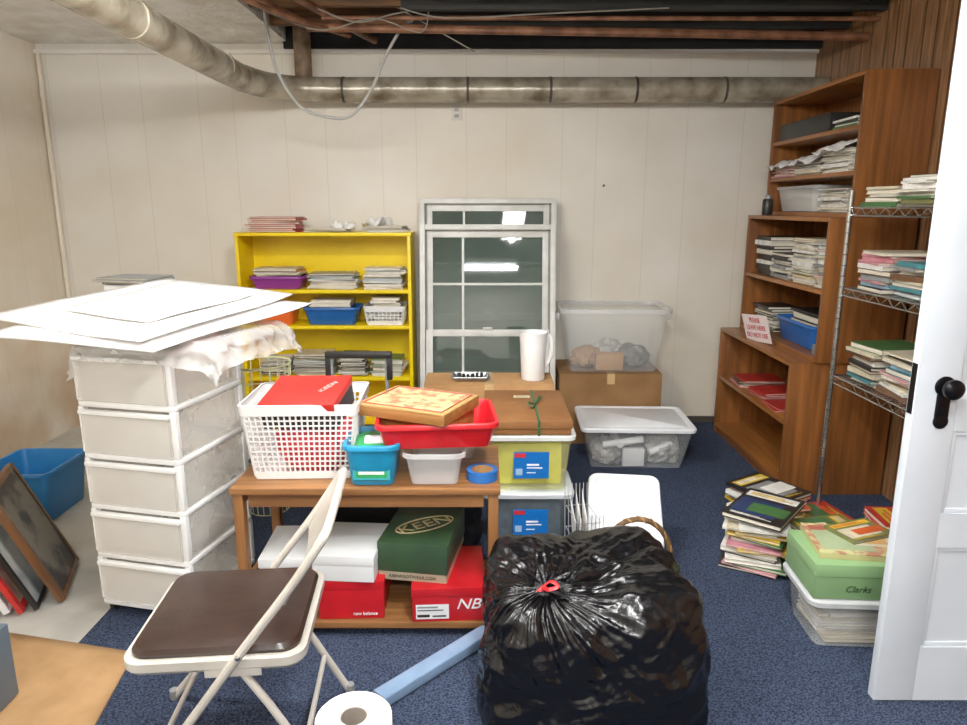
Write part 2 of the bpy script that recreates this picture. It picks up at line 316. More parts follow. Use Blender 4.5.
tub('plastic_bin','blue plastic bin stuffed with dark things in the bookcase','bin',(1.93,4.0,.775),.3,.5,.14,mat('blue_bin','#1f5fa8',var=.06,rough=.35))
stack(1.93,4.0,.785,.175,.2,.36,['black','navy','black'],G,'inside the blue bin',(.03,.05),jit=3)
bx('cardboard_box','small grey carton tucked in the middle bookcase','box',1.78,1.95,3.63,3.72,.775,.83,bcol('grey'))
d=thing('handwritten_sign','white paper sign with red handwriting propped on bookcase','sign',(1.675,4.18,.752),(-6,-14,8))
part('paper',MB().box(-.001,.001,-.15,.15,0,.17,mat('pinkish_paper','#f0e2e0',var=.02)),d)
RI=mat('red_ink','#c22a30')
for i,(s) in enumerate(('PLEASE','LEAVE HERE','DO NOT USE')): text(s,.042,RI,d,(-.0025,-.0,.135-.047*i),(90,0,-90))
for yy in(4.45,4.15,3.9):
    stack(1.80,yy,.421,.05 if yy>4 else .02,.3,.24,['red','red','pink','brown'],G,'in the bottom bookcase',(.006,.01),kind='folder',jit=9,top='red')
# ---------------------------------------------------------------- wire rack
CH=mat('chrome','#c9c9c6',rough=.2,metal=.95,var=.05);CHR=mat('chrome_ring','#5e5e5c',metal=.8,rough=.3)
d=thing('wire_rack','chrome wire shelving rack loaded with books beside the bookcase','shelving rack',(1.93,2.78,.008))
X0,X1,Y0,Y1=-.21,.21,-.6,.58
for x in(X0,X1):
    for y in(Y0,Y1):
        mb=MB().tube([(x,y,.01),(x,y,1.62)],.0125,CH,12)
        for kz in range(8,62,2): mb.lathe([(.0131,kz*.0254),(.0131,kz*.0254+.003)],CHR,10,M=Matrix.Translation((x,y,0)))
        mb.lathe([(.016,0),(.018,.012),(.013,.02)],bcol('black'),12,M=Matrix.Translation((x,y,0)));part('post',mb,d)
for z in(.735,1.165,1.54):
    mb=MB()
    for zz in(0,-.035):
        mb.tube([(X0,Y0,z+zz),(X0,Y1,z+zz)],.0035,CH,6).tube([(X1,Y0,z+zz),(X1,Y1,z+zz)],.0035,CH,6).tube([(X0,Y0,z+zz),(X1,Y0,z+zz)],.0035,CH,6).tube([(X0,Y1,z+zz),(X1,Y1,z+zz)],.0035,CH,6)
    for x in(X0,X1):
        P=[];n=24
        for i in range(n+1): P.append((x,Y0+(Y1-Y0)*i/n,z-(.035 if i%2 else 0)))
        mb.tube(P,.0022,CH,5)
    for y in(Y0,Y1):
        P=[(X0+(X1-X0)*i/10,y,z-(.035 if i%2 else 0)) for i in range(11)];mb.tube(P,.0022,CH,5)
    for i in range(1,46):
        y=Y0+(Y1-Y0)*i/46;mb.tube([(X0,y,z+.003),(X1,y,z+.003)],.0018,CH,5)
    part('wire_shelf',mb,d)
G2='books on the wire rack'
for z,hs in((1.547,(.10,.13,.14)),(1.172,(.18,.15,.20)),(.742,(.19,.19,.14))):
    for i,h in enumerate(hs):
        y=3.19-.28*i;tp={0:'green'}.get(i) if z<1 else ('cream' if i==0 else None)
        stack(1.895,y,z,h,.28,.24,(['white','grey','cream','olive','green','brown','white','black'] if z>1.5 else PALE+['black','brown','teal']) ,G2,'on the wire rack',(.008,.028),rz=0,jit=9,top=tp,off=.018)
# ---------------------------------------------------------------- yellow bookcase
YE=mat('yellow_paint','#f8da06',hex2='#edc900',rough=.4,scale=3)
d=thing('bookcase','bright yellow open bookcase with bins and magazines','bookcase',(-1.045,4.75,.008))
hx=.57;hy=.15;t=.022;hh=1.382
part('side_panel',MB().box(-hx,-hx+t,-hy,hy,0,hh-t,YE,.002),d);part('side_panel',MB().box(hx-t,hx,-hy,hy,0,hh-t,YE,.002),d)
part('back_panel',MB().box(-hx+t,hx-t,hy-.008,hy,0,hh-t,YE),d);part('top_board',MB().box(-hx-.005,hx+.005,-hy-.005,hy,hh-t,hh,YE,.002),d)
for z in(.05,.417,.77,1.01): part('shelf',MB().box(-hx+t,hx-t,-hy+.003,hy-.008,z-t,z,YE,.002),d)
G3='papers in the yellow bookcase'
def yst(px0,px1,z,h,cols,kind='magazine',hr=(.006,.014),jit=7,y=4.74,**k):
    x0=(px0-483.5)*.00655;x1=(px1-483.5)*.00655
    return stack((x0+x1)/2,y,z,h,(x1-x0)*.95,.21,cols,G3,'on the yellow bookcase',hr,0,jit,kind,**k)
yst(246,300,1.392,.10,['red','orange','red','orange'],'folder',(.008,.016),jit=8,top='red')
yst(303,350,1.392,.03,['white','grey'],hr=(.004,.008));yst(365,408,1.392,.04,['white','white'],hr=(.004,.008))
def crump(x,y,z,s,label,m=PAPER,name='paper_sheet'):
    return sheet(name,label,'paper',[(x-s,y-s*.6,z),(x+s,y-s*.6,z),(x+s*.9,y+s*.6,z),(x-s*.9,y+s*.6,z)],.0008,m,.09*s/.12,fr=3.5)
crump(-.70,4.73,1.455,.10,'crumpled loose sheet of white paper on the yellow bookcase');crump(-.93,4.75,1.43,.08,'crumpled loose sheet of white paper on the yellow bookcase')
Z1,Z2,Z3=1.019,.779,.426
PUR=mat('purple_bin','#8d3590',var=.06,rough=.35);ORG=mat('orange_bin','#ea6a2c',var=.05,rough=.35)
tub('plastic_bin','purple plastic bin holding magazines in the yellow bookcase','bin',(-1.37,4.74,Z1),.37,.24,.085,PUR)
stack(-1.37,4.74,Z1+.086,.06,.33,.21,['white','cream','orange','grey'],G3,'over the purple bin',(.006,.012),kind='magazine',jit=6)
yst(304,357,Z1,.11,['white','cream','white','grey','lightblue'],jit=8);yst(361,404,Z1,.14,['white','white','lightblue','white'],jit=5)
tub('plastic_bin','orange plastic bin in the yellow bookcase','bin',(-1.40,4.74,Z2),.28,.24,.13,ORG)
tub('plastic_bin','blue plastic bin with papers in the yellow bookcase','bin',(-1.02,4.74,Z2),.38,.25,.12,MC['blue_bin'])
stack(-1.02,4.75,Z2+.02,.14,.28,.17,['white','green','navy','white'],G3,'inside the blue bin',(.015,.03),jit=4)
def basket(name,label,loc,w,d,h,m,rz=0,nv=11,nh=5,taper=.86,r=.02,bar=.0035,grp=None,solid=None):
    mb=MB();rg=lambda z,e=0:[(x,y,z) for x,y in rrect(w*(taper+(1-taper)*z/h)+e,d*(taper+(1-taper)*z/h)+e,r,3)]
    mb.rl([(w*taper,d*taper,r,0),(w*taper,d*taper,r,.004)],m)
    def band(z0,z1,e=.006): mb.loft([rg(z0,0),rg(z0,e),rg(z1,e),rg(z1,0)],m,False,False)
    band(0.001,.03);band(h-.04,h,.014)
    for i in range(1,nh): z=.03+(h-.07)*i/nh;band(z-bar,z+bar,.004)
    for s in(0,1,2,3):
        n=nv if s%2==0 else max(3,int(nv*d/w))
        for i in range(n+1):
            u=-.5+(i+.3)/(n+.6)
            P=[]
            for z in(.01,h-.02):
                k=taper+(1-taper)*z/h;W2,D2=w*k,d*k
                if s==0:p=(u*W2,-D2/2,z)
                elif s==2:p=(u*W2,D2/2,z)
                elif s==1:p=(W2/2,u*D2,z)
                else:p=(-W2/2,u*D2,z)
                P.append(p)
            mb.tube(P,bar*1.2,m,4)
    return thing(name,label,'basket',loc,(0,0,rz),grp,mb)
basket('plastic_basket','white perforated plastic basket of papers in the yellow bookcase',(-.66,4.74,Z2),.27,.25,.13,WHITE,nv=9,nh=3)
stack(-.66,4.74,Z2+.01,.17,.2,.18,['white','cream','white'],G3,'inside the white basket',(.01,.02),jit=4)
yst(284,330,Z3,.15,['white','grey','cream','white','lightblue'],jit=5);yst(332,362,Z3,.14,['white','black','grey','white'],jit=5);yst(366,402,Z3,.12,['white','green','white'],jit=5)
yst(252,282,Z3,.12,['white','black','white'],jit=5)
# ---------------------------------------------------------------- windows
WF=mat('window_vinyl','#dad9d2',hex2='#c8c6bd',rough=.4);GL=mat('window_glass','#55645b',hex2='#6b7970',rough=.03,alpha=.62,spec=.9,scale=2)
TRK=mat('window_track','#8d8b84',rough=.5)
def window(label,x,y,w,h,lean):
    d=thing('window_unit',label,'window',(x,y,.03),(-lean,0,0),group='salvaged window units')
    f=.035;T=.08
    part('window_frame',MB().box(-w/2,-w/2+f,0,T,0,h,WF,.003).box(w/2-f,w/2,0,T,0,h,WF,.003).box(-w/2+f,w/2-f,0,T,h-f,h,WF,.003).box(-w/2+f,w/2-f,0,T,0,f,WF,.003).box(-w/2+f,-w/2+f+.012,.03,.04,f,h-f,TRK).box(w/2-f-.012,w/2-f,.03,.04,f,h-f,TRK),d)
    s=.045;hm=h*.50
    for z0,z1,y0 in((f,hm+.03,.008),(hm-.02,h-f,.044)):
        mb=MB();a=w/2-f-.004
        mb.box(-a,-a+s,y0,y0+.03,z0,z1,WF,.003).box(a-s,a,y0,y0+.03,z0,z1,WF,.003).box(-a+s,a-s,y0,y0+.03,z0,z0+s,WF,.003).box(-a+s,a-s,y0,y0+.03,z1-s,z1,WF,.003)
        sa=part('sash',mb,d)
        part('glass_pane',MB().box(-a+s-.003,a-s+.003,y0+.013,y0+.017,z0+s-.003,z1-s+.003,GL),sa)
        part('muntin',MB().box(-.17,-.155,y0+.007,y0+.0125,z0+s,z1-s,WF).box(-a+s,a-s,y0+.0072,y0+.0122,(z0+z1)/2-.008,(z0+z1)/2+.008,WF),sa)
    part('sash_lock',MB().box(-.03,.03,-.004,.012,hm+.03,hm+.045,WF,.002),d)
    return d
window('grey-white double-hung window unit leaning on another one',.027,4.42,.89,1.43,9)
window('taller grey-white window unit leaning against the wall',.03,4.56,.92,1.60,9)
for x in(-.3,.35): bx('wood_block','rough timber block under the leaning windows','block',x-.06,x+.06,4.4,4.7,.008,.028,BW,.001)
# ---------------------------------------------------------------- cardboard, tote etc at back
CB=mat('cardboard','#b58a5a',hex2='#a27648',rough=.85,scale=6);CBD=mat('cardboard_brown','#8d6840',hex2='#7d5931',rough=.8,scale=5);TAPE=mat('packing_tape','#c9a878',rough=.25)
def carton(name,label,x0,x1,y0,y1,z0,z1,m=CB,rz=0):
    e=thing(name,label,'box',((x0+x1)/2,(y0+y1)/2,z0),(0,0,rz));w=(x1-x0)/2;dd=(y1-y0)/2;h=z1-z0
    part('box_body',MB().box(-w,w,-dd,dd,0,h-.004,m,.003),e)
    part('flap',MB().box(-w,-.002,-dd,dd,h-.0035,h,m),e);part('flap',MB().box(.002,w,-dd,dd,h-.0035,h,m),e)
    part('tape_strip',MB().box(-.025,.025,-dd-.001,-dd,h-.07,h+.001,TAPE).box(-.025,.025,-dd-.001,dd+.001,h,h+.001,TAPE),e);return e
carton('cardboard_box','large brown cardboard box supporting a clear storage tote',.5,1.17,4.45,4.9,.008,.487,CBD)
e=thing('storage_tote','large open clear plastic tote with odds and ends inside','storage bin',(.86,4.67,.49))
part('tote_body',tubmb(.72,.46,.42,CLR,taper=.84,r=.05,single=True,lip=.02,lipd=.03),e)
part('tote_rim',MB().loft([[(x,y,z) for x,y in rrect(w_,d_,.07)] for w_,d_,z in((.724,.464,.39),(.73,.47,.40),(.73,.47,.42),(.70,.44,.422),(.69,.43,.415))],CLR2,False,False),e)
for sx in(-1,1): part('tote_handle',MB().box(sx*.37-.012,sx*.37+.012,-.08,.08,.33,.38,CLR2,.004),e)
def bundle(x,y,z,r,m,label,h=.7,name='wrapped_bundle',cat='bundle',sd=1,rx=1.0,amp=1.0):
    bm=bmesh.new();bmesh.ops.create_icosphere(bm,subdivisions=5,radius=1)
    for v in bm.verts:
        n=v.co.copy();k=1+amp*(.25*NZ.noise(n*2+Vector((sd*3,0,0)))+.12*(1-abs(NZ.noise(n*5+Vector((0,sd,0))))*2))+.03*NZ.noise(n*14)
        v.co=Vector((n.x*r*rx*k,n.y*r*k,max(n.z*r*h*k,-r*h*.8)+r*h*.8))
    me=bpy.data.meshes.new(name)
    for f in bm.faces:f.smooth=True
    bm.to_mesh(me);bm.free();me.materials.append(m);o=bpy.data.objects.new(name,me);C.objects.link(o);o.location=(x,y,z);o['label']=label;o['category']=cat;return o
GRY=mat('grey_cloth','#8e8b85',hex2='#5c5a57',rough=.9,scale=14);LG=mat('light_cloth','#d3d0c9',hex2='#9a9790',rough=.9,scale=14)
bundle(.70,4.66,.5,.10,mat('tan_cloth','#a9835c',var=.15),'tan crumpled fabric bundle inside a clear tote',.7,sd=2)
bx('carton','small kraft carton inside the clear tote','box',.74,.92,4.50,4.58,.5,.61,CB)
bundle(1.01,4.68,.5,.11,GRY,'grey crumpled fabric bundle inside a clear tote',.7,sd=3)
bundle(.86,4.74,.5,.11,LG,'pale crumpled fabric bundle inside a clear tote',.8,sd=4)
LID=mat('white_lid','#eceef0',var=.02,rough=.3)
lidded('storage_bin','wide clear bin with white lid, full of rolled papers','storage bin',(.93,4.19,.01),.67,.48,.25,clearp('clear_plastic_bin','#cfd3d4',.25),LID,rz=-2,taper=.84)
for i,(x,y,r,m,l) in enumerate([(.76,4.1,.09,LG,'pale crumpled cloth'),(.93,4.09,.07,GRY,'grey crumpled cloth'),(1.1,4.12,.1,LG,'pale crumpled cloth'),(.9,4.27,.1,GRY,'grey crumpled cloth')]):
    bundle(x,y,.02,r,m,l+' inside the lidded clear bin',.95,sd=i+9)
for q,P in enumerate(([(.82,3.99,.16),(.80,4.3,.19)],[(.72,4.015,.15),(.96,4.01,.19)],[(1.0,4.02,.10),(1.14,4.05,.15)])):
    thing('paper_roll','white rolled paper lying inside the lidded clear bin','paper roll',group='rolled papers',mb=MB().tube(P,.022,PAPER,14))
bx('carton','small white carton inside the lidded bin','box',.84,.97,4.0,4.04,.02,.13,WHITE)
carton('cardboard_box','tall brown cardboard box with white canister on top',-.31,.37,3.53,3.80,.008,.65,CB)
e=thing('white_canister','white plastic pitcher with handle standing on cardboard box','pitcher',(.265,3.65,.652))
part('canister_body',MB().lathe([(.06,0),(.063,.005),(.070,.19),(.076,.245),(.078,.255),(.072,.255),(.066,.19),(.058,.01)],WHITE,28),e)
part('handle',MB().tube(smooth([(.067,.01,.235),(.092,.01,.225),(.095,.01,.14),(.068,.01,.07)],5),.008,WHITE,8,flat=1.4),e)
e=thing('metal_tray','grey metal tray of keys and clips on cardboard box','tray',(-.07,3.64,.652))
part('tray_body',tubmb(.2,.13,.025,mat('tin','#9c9d9c',metal=.8,rough=.35),r=.01,lip=.004,lipd=.006),e)
for i in range(6): thing('metal_clip','small grey metal clip lying in the tray','clip',(-.13+.024*i,3.63+R(-.02,.02),.658),(0,0,R(0,180)),'metal clips in the tray',MB().box(-.012,.012,-.006,.006,0,.03,mat('steel_dark','#4c4e50',metal=.7,rough=.3),.003))
# ---------------------------------------------------------------- stacked bins, kraft box
BLB=mat('label_blue','#1568b8',var=.04,rough=.3);REDB=mat('label_red','#c8242c')
LBW=mat('label_white','#eef0f0',var=.01)
def labelled(lab,z,cont,contc,lidm,sx=1):
    e=lidded('storage_bin',lab,'storage bin',(.205,3.13,z),.41,.31,.26,clearp('bin_'+cont,contc,.34),lidm,group='stacked labelled storage bins')
    M=Matrix.Translation((-.01,-.152,.135))@Matrix.Rotation(radians(-3),4,'X')
    part('label_sticker',MB().box(-.06,.10,-.003,-.001,-.065,.058,BLB,M=M).box(-.055,-.005,-.0045,-.003,.033,.052,REDB,M=M).box(.0,.055,-.0045,-.003,-.005,.003,LBW,M=M).box(.0,.07,-.0045,-.003,-.018,-.013,LBW,M=M).box(-.05,-.02,-.0045,-.003,-.05,-.02,mat('label_pale','#9cc0dc'),M=M).box(.0,.04,-.0045,-.003,-.04,-.036,LBW,M=M),e);return e
labelled('clear bin with dark grey contents and blue label',.009,'grey','#9aa6ae',mat('lid_clear_grey','#d3d9dc',rough=.25,var=.02))
labelled('clear bin with yellow contents and blue label, stacked',.285,'yellow','#ecea9a',mat('lid_clear_white','#e6e9e7',rough=.25,var=.02))
bx('fabric_stack','dark blue-grey folded fabric stack inside the bottom bin','fabric',.05,.36,3.04,3.22,.02,.225,mat('slate_cloth','#4d6373',hex2='#33434f',scale=20,rough=.9),.02)
bx('fabric_stack','bright yellow folded fabric stack inside the upper bin','fabric',.05,.36,3.04,3.22,.297,.50,mat('yellow_cloth','#ece94a',hex2='#d8d23a',scale=14,rough=.9),.02)
e=thing('gift_box','flat brown kraft box tied with green ribbon','box',(.20,3.23,.562),(0,0,0))
KR=mat('kraft_brown','#8f5f33',hex2='#7f5229',rough=.7)
part('box_body',MB().box(-.19,.19,-.265,.265,0,.06,KR,.003),e);part('box_lid',MB().box(-.195,.195,-.27,.27,.03,.066,KR,.003),e)
RIB=mat('green_ribbon','#2c5c34')
part('ribbon',MB().box(.04,.052,-.2715,.27,.0662,.068,RIB).box(.04,.052,-.272,-.2705,.0,.068,RIB),e)
part('bow',MB().tube(smooth([(.045,0,.07),(.08,.05,.09),(.07,.09,.075),(.045,0,.072),(.01,-.05,.09),(.03,-.08,.075),(.045,0,.072)],5),.004,RIB,6),e)
part('tag',MB().box(-.05,.03,.12,.16,.0665,.0675,mat('tag_cream','#e7d9ae')).box(-.04,.02,.13,.135,.0675,.0678,bcol('brown')).box(-.04,.01,.145,.15,.0675,.0678,bcol('brown')),e)
INK=mat('ink_dark','#2c2622')
lidded('storage_bin','small clear bin with smooth white lid, tipped forward','storage bin',(.645,3.0,.09),.31,.40,.14,CLR2,LID,rot=(30,0,-8))
bx('folded_towel','grey folded towel propping up the small bin','towel',.52,.77,2.98,3.12,.01,.085,GRY,.02)
WK=mat('wicker','#7c5a34',hex2='#4d3519',scale=40,rough=.7)
e=thing('wicker_basket','round brown wicker basket with arched handle','basket',(.60,2.52,.009))
mb=MB()
for i in range(14):
    z=.01+i*.014;r=.11+.03*i/14;mb.tube([(r*cos(a*pi/14)+0.002*(1 if a%2 else -1)*cos(a*pi/14),r*sin(a*pi/14),z) for a in range(28)],.007,WK,5,closed=True)
mb.lathe([(.1,0),(.1,.006)],WK,24);part('basket_body',mb,e)
part('handle',MB().tube([( .135*cos(a*pi/16),0,.19+.17*sin(a*pi/16)) for a in range(17)],.011,WK,8).tube([( .137*cos(a*pi/40),.012*sin(a*1.3),.19+.17*sin(a*pi/40)+.011*cos(a*1.3)) for a in range(41)],.004,mat('wicker_light','#a98352'),5),e)
mb=MB();GM=mat('grey_wire','#b9bbbc',rough=.4,metal=.4)
for i in range(7): x=-.05+.017*i;mb.tube([(x,-.12,.30),(x,-.09,0.004),(x,.1,0.004),(x,.13,.34)],.002,GM,5)
for z in(.05,.15,.25): mb.tube([(-.05,-.09,z),(.05,-.09,z),(.05,.1,z),(-.05,.1,z)],.002,GM,5,closed=True)
thing('wire_holder','grey wire magazine holder with papers beside storage bins','rack',(.43,2.80,.01),(0,0,8),mb=mb)
for i in range(3): sheet('paper_sheet','bent white paper standing in the wire holder','paper',[(.40+.02*i,2.74,.02),(.40+.02*i,2.86,.02),(.385+.025*i,2.89,.30+.02*i),(.385+.025*i,2.72,.27)],.001,PAPER,.01)
# ---------------------------------------------------------------- wooden table
TW=wood_mat('table_wood','#96673a','#704827',.45,0,2.5);TWL=wood_mat('table_wood_leg','#936335','#704625',.45,2,2.5)
TX0,TX1,TY0,TY1=-.895,.06,2.3,2.77
e=thing('wooden_table','low brown wooden table with bottom shelf, crowded with boxes','table',((TX0+TX1)/2,(TY0+TY1)/2,.009))
w=(TX1-TX0)/2;dd=(TY1-TY0)/2
part('table_top',MB().box(-w,w,-dd,dd,.552,.576,TW,.004),e)
for sx in(-1,1):
    for sy in(-1,1): part('leg',MB().box(sx*(w-.025)-.018,sx*(w-.025)+.018,sy*(dd-.03)-.02,sy*(dd-.03)+.02,0,.552,TWL,.003),e)
part('apron',MB().box(-w+.06,w-.06,-dd+.02,-dd+.035,.50,.552,TW),e);part('apron',MB().box(-w+.06,w-.06,dd-.035,dd-.02,.50,.552,TW),e)
for sx in(-1,1): 
    for za,zb in((.50,.552),(.16,.2)): part('side_rail',MB().box(sx*(w-.025)-.01,sx*(w-.025)+.01,-dd+.05,dd-.05,za,zb,TW),e)
part('lower_shelf',MB().box(-w+.045,w-.045,-dd,dd,.03,.055,TW,.003),e)
# shoe boxes
RED=mat('shoebox_red','#cc1822',hex2='#b8131c',rough=.4);DGR=mat('shoebox_green','#34502f',hex2='#2c4530',rough=.5);TAN=mat('shoebox_tan','#b9ad93',var=.04)
SW=mat('shoebox_white','#e9ebeb',var=.02)
def shoebox(label,x,y,z,w,d,h,mb_,ml,rz=0,rot=None,lh=.035):
    e=thing('shoe_box',label,'shoe box',(x,y,z),rot or (0,0,rz))
    part('box_body',MB().box(-w/2+.002,w/2-.002,-d/2+.002,d/2-.002,0,h-.002,mb_,.002),e)
    part('box_lid',MB().box(-w/2-.001,w/2+.001,-d/2-.001,d/2+.001,h-lh,h,ml,.002),e);return e
ZS=.065
e=shoebox('red shoe box with white lettering and size label',-.135,2.465,ZS,.27,.32,.135,RED,RED,rz=3)
text('NB',.058,LBW,e,(.07,-.1615,.068),(90,0,0),'logo',shear=.3,sx=1.15)
part('size_label',MB().box(-.12,-.0,-.1605,-.1598,.012,.07,LBW).box(-.115,-.07,-.1612,-.1605,.02,.03,bcol('black')).box(-.06,-.01,-.1612,-.1605,.02,.026,bcol('black')).box(-.115,-.02,-.1612,-.1605,.045,.049,bcol('black')).box(-.115,-.04,-.1612,-.1605,.056,.062,bcol('grey')),e)
text('new balance',.02,LBW,e,(.1365,.02,.05),(90,0,90))
e=shoebox('dark green shoe box with oval outlined lettering, tan end',-.235,2.52,ZS+.1365,.26,.35,.15,TAN,DGR,rz=-9,lh=.115)
GT=mat('gold_tan_ink','#d8c491')
text('KEEN',.08,GT,e,(.01,-.01,.1512),(0,0,40),'logo',sx=1.15)
ov=[(.12*cos(a*pi/24),.052*sin(a*pi/24),0) for a in range(48)]
part('logo_outline',MB().tube(ov,.0028,GT,5,closed=True),e,(.01,-.01,.1512),(0,0,40))
text('KEENFOOTWEAR.COM',.017,INK,e,(0.0,-.1745,.017),(90,0,0))
e=shoebox('red shoe box on lower table shelf under a white box',-.49,2.47,ZS,.24,.30,.155,RED,RED,rz=2)
text('new balance',.018,LBW,e,(.05,-.1515,.022),(90,0,0))
shoebox('white shoe box stacked on the red box',-.50,2.45,ZS+.1565,.23,.28,.10,SW,SW,rz=-4)
shoebox('plain white shoe box on the lower table shelf',-.75,2.50,ZS,.17,.28,.22,SW,SW,rz=2)
SC=mat('suitcase_black','#17181b',rough=.6,var=.2,bump=.3,bscale=300)
e=thing('suitcase','black fabric wheeled suitcase with raised pull handle','suitcase',(-.56,3.0,.01))
part('case_body',MB().rl([(.38,.2,.05,.03),(.42,.24,.06,.06),(.42,.24,.06,.52),(.38,.2,.05,.56)],SC),e)
for sx in(-1,1): part('pull_handle',MB().tube([(sx*.125,.07,.5),(sx*.125,.07,.885)],.009,bcol('grey'),8),e)
part('handle_grip',MB().box(-.15,.15,.052,.088,.88,.91,bcol('black'),.008).box(-.15,-.125,.055,.085,.78,.885,bcol('black'),.005).box(.125,.15,.055,.085,.78,.885,bcol('black'),.005),e)
for x in(-.16,.16): part('wheel',MB().lathe([(.03,-.012),(.03,.012)],bcol('black'),16,M=Matrix.Translation((x,.06,.03))@Matrix.Rotation(pi/2,4,'Y')),e)
bundle(-.17,3.0,.01,.15,SC,'black duffel bag slumped behind the wooden table',1.9,'duffel_bag','bag',21)
# on table
ZT=.586
bk=basket('laundry_basket','white perforated plastic basket holding red bag and box',(-.66,2.535,ZT),.41,.33,.285,WHITE,rz=2,nv=19,nh=11,taper=.84,bar=.0029)
bundle(-.625,2.53,ZT+.006,.128,mat('pink_red_cloth','#ea4a58',hex2='#d43848',rough=.8,scale=9),'pink-red fabric bundle stuffed inside white basket',.95,'red_bag','bag',31,1.2,.2)
e=shoebox('red shoe box tipped inside the white basket',-.645,2.51,ZT+.210,.28,.22,.105,mat('shoebox_dark','#2a2222'),mat('shoebox_bright_red','#cf261f',var=.04,rough=.45),rot=(14,-2,-8),lh=.028)
text('KEEN',.03,mat('ink_white','#e0b0a8'),e,(.08,.02,.1062),(0,0,62),'logo',sx=1.2)
TEA=mat('teal_bin','#1f8fbc',var=.05,rough=.3,hex2='#1b80aa')
tub('plastic_bin','small bright blue plastic bin holding packet of wipes','bin',(-.395,2.42,ZT),.205,.24,.155,TEA,taper=.84)
e=thing('wipes_packet','green and white packet of wipes inside the blue bin','packet',(-.395,2.415,ZT+.095),(8,0,4))
GRN=mat('packet_green','#2f9a52',var=.05,rough=.3)
part('packet_body',MB().rl([(.11,.13,.03,0),(.145,.175,.03,.02),(.145,.175,.03,.035),(.11,.14,.03,.05)],GRN),e);part('packet_flap',MB().rl([(.07,.06,.01,.05),(.07,.06,.01,.054)],LBW),e)
e=thing('sticker','green and white sticker on the blue bin front','sticker',(-.395,2.325,ZT+.065),(-6,0,0))
part('sticker_print',MB().box(-.065,.065,-.0015,0,-.04,.04,mat('sticker_teal','#2aa0a8',var=.04)).box(-.055,.055,-.002,-.0014,-.032,.0,GRN).box(-.05,.02,-.0024,-.002,.01,.03,LBW).box(-.045,.045,-.0026,-.002,-.02,-.01,LBW),e)
tub('plastic_container','shallow clear plastic container under the red bin','container',(-.175,2.43,ZT),.225,.25,.125,CLR2,single=True,taper=.84)
tub('plastic_container','clear plastic container supporting the red bin from behind','container',(-.13,2.66,ZT),.24,.16,.125,CLR2,single=True,taper=.84)
REDP=mat('red_bin_plastic','#cf1c26',hex2='#ba1820',rough=.28)
tub('plastic_bin','shallow bright red plastic bin holding wooden game boxes','bin',(-.175,2.50,ZT+.128),.44,.34,.095,REDP,rz=5,taper=.9)
e=thing('game_box','flat wooden board game box with faded printed lid','game box',(-.205,2.51,ZT+.142),(0,0,-20))
BX=wood_mat('game_wood','#a8743c','#8d5c2a',.5,0,2);part('box_body',MB().box(-.14,.14,-.11,.11,0,.085,BX,.003),e)
e=thing('game_box','upper wooden board game box with colourful worn lid','game box',(-.24,2.50,ZT+.2285),(0,0,-24))
part('box_body',MB().box(-.18,.18,-.145,.145,0,.035,BX,.003),e)
part('box_lid',MB().box(-.18,.18,-.145,.145,.0352,.043,wood_mat('game_edge','#c29a62','#a67c45',.5,0,2),.002),e)
part('printed_panel',MB().box(-.155,.155,-.12,.12,.0432,.0442,mat('game_print','#d3b483',hex2='#a4694a',scale=24,rough=.5,lo=.45,hi=.6)),e)
part('printed_border',MB().tube([(-.16,-.125,.0445),(.16,-.125,.0445),(.16,.125,.0445),(-.16,.125,.0445)],.003,mat('border_red','#a8503c'),4,closed=True),e)
e=thing('tape_roll','roll of bright blue painter tape lying on the table','tape',(-.005,2.40,ZT))
part('tape_body',MB().lathe([(.040,0),(.056,0),(.056,.036),(.040,.036)],mat('painter_tape','#1f67b6',var=.06,rough=.6),32,cap0=False,cap1=False),e)
part('core',MB().lathe([(.0375,0),(.0398,0),(.0398,.036),(.0375,.036),(.0375,0)],CB,32,cap0=False,cap1=False),e)
# ---------------------------------------------------------------- drawer tower
FR=mat('frost_frame','#f4f5f3',rough=.3,var=.02,alpha=.95);FD=mat('frost_drawer','#f6f3eb',rough=.25,var=.02,alpha=.45);FD2=mat('frost_side','#f6f3eb',rough=.25,var=.02,alpha=.3)
e=thing('drawer_tower','translucent white plastic five-drawer storage tower on casters','drawer unit',(-1.235,2.62,.009),(0,0,-13))
w,dp,h0,hd=.202,.215,.05,.199
mb=MB();n=5
for i in range(n+1):
    z=h0+hd*i-.011
    if i in(0,n): mb.rl([(2*w,2*dp,.02,z),(2*w+.006,2*dp+.006,.022,z+.004),(2*w+.006,2*dp+.006,.022,z+.018),(2*w,2*dp,.02,z+.022)],FR)
    else: mb.loft([[(x,y,zz) for x,y in rrect(2*w*q,2*dp*q,.02)] for q,zz in((.93,z),(1,z),(1.012,z+.004),(1.012,z+.018),(1,z+.022),(.93,z+.022))],FR,False,False)
for sx in(-1,1):
    for sy in(-1,1):
        for i in range(n):
            z=h0+hd*i;mb.box(sx*(w-.012)-.012,sx*(w-.012)+.012,sy*(dp-.012)-.012,sy*(dp-.012)+.012,z+.011,z+hd-.011,FR,.004)
part('tower_frame',mb,e)
for sx in(-1,1):
    mb=MB()
    for i in range(n):
        z=h0+hd*i+.01;mb.box(sx*(w-.006)-.001,sx*(w-.006)+.001,-dp+.02,dp-.02,z,z+hd+(.001 if i<n-1 else -.02),FD2)
    part('side_panel',mb,e)
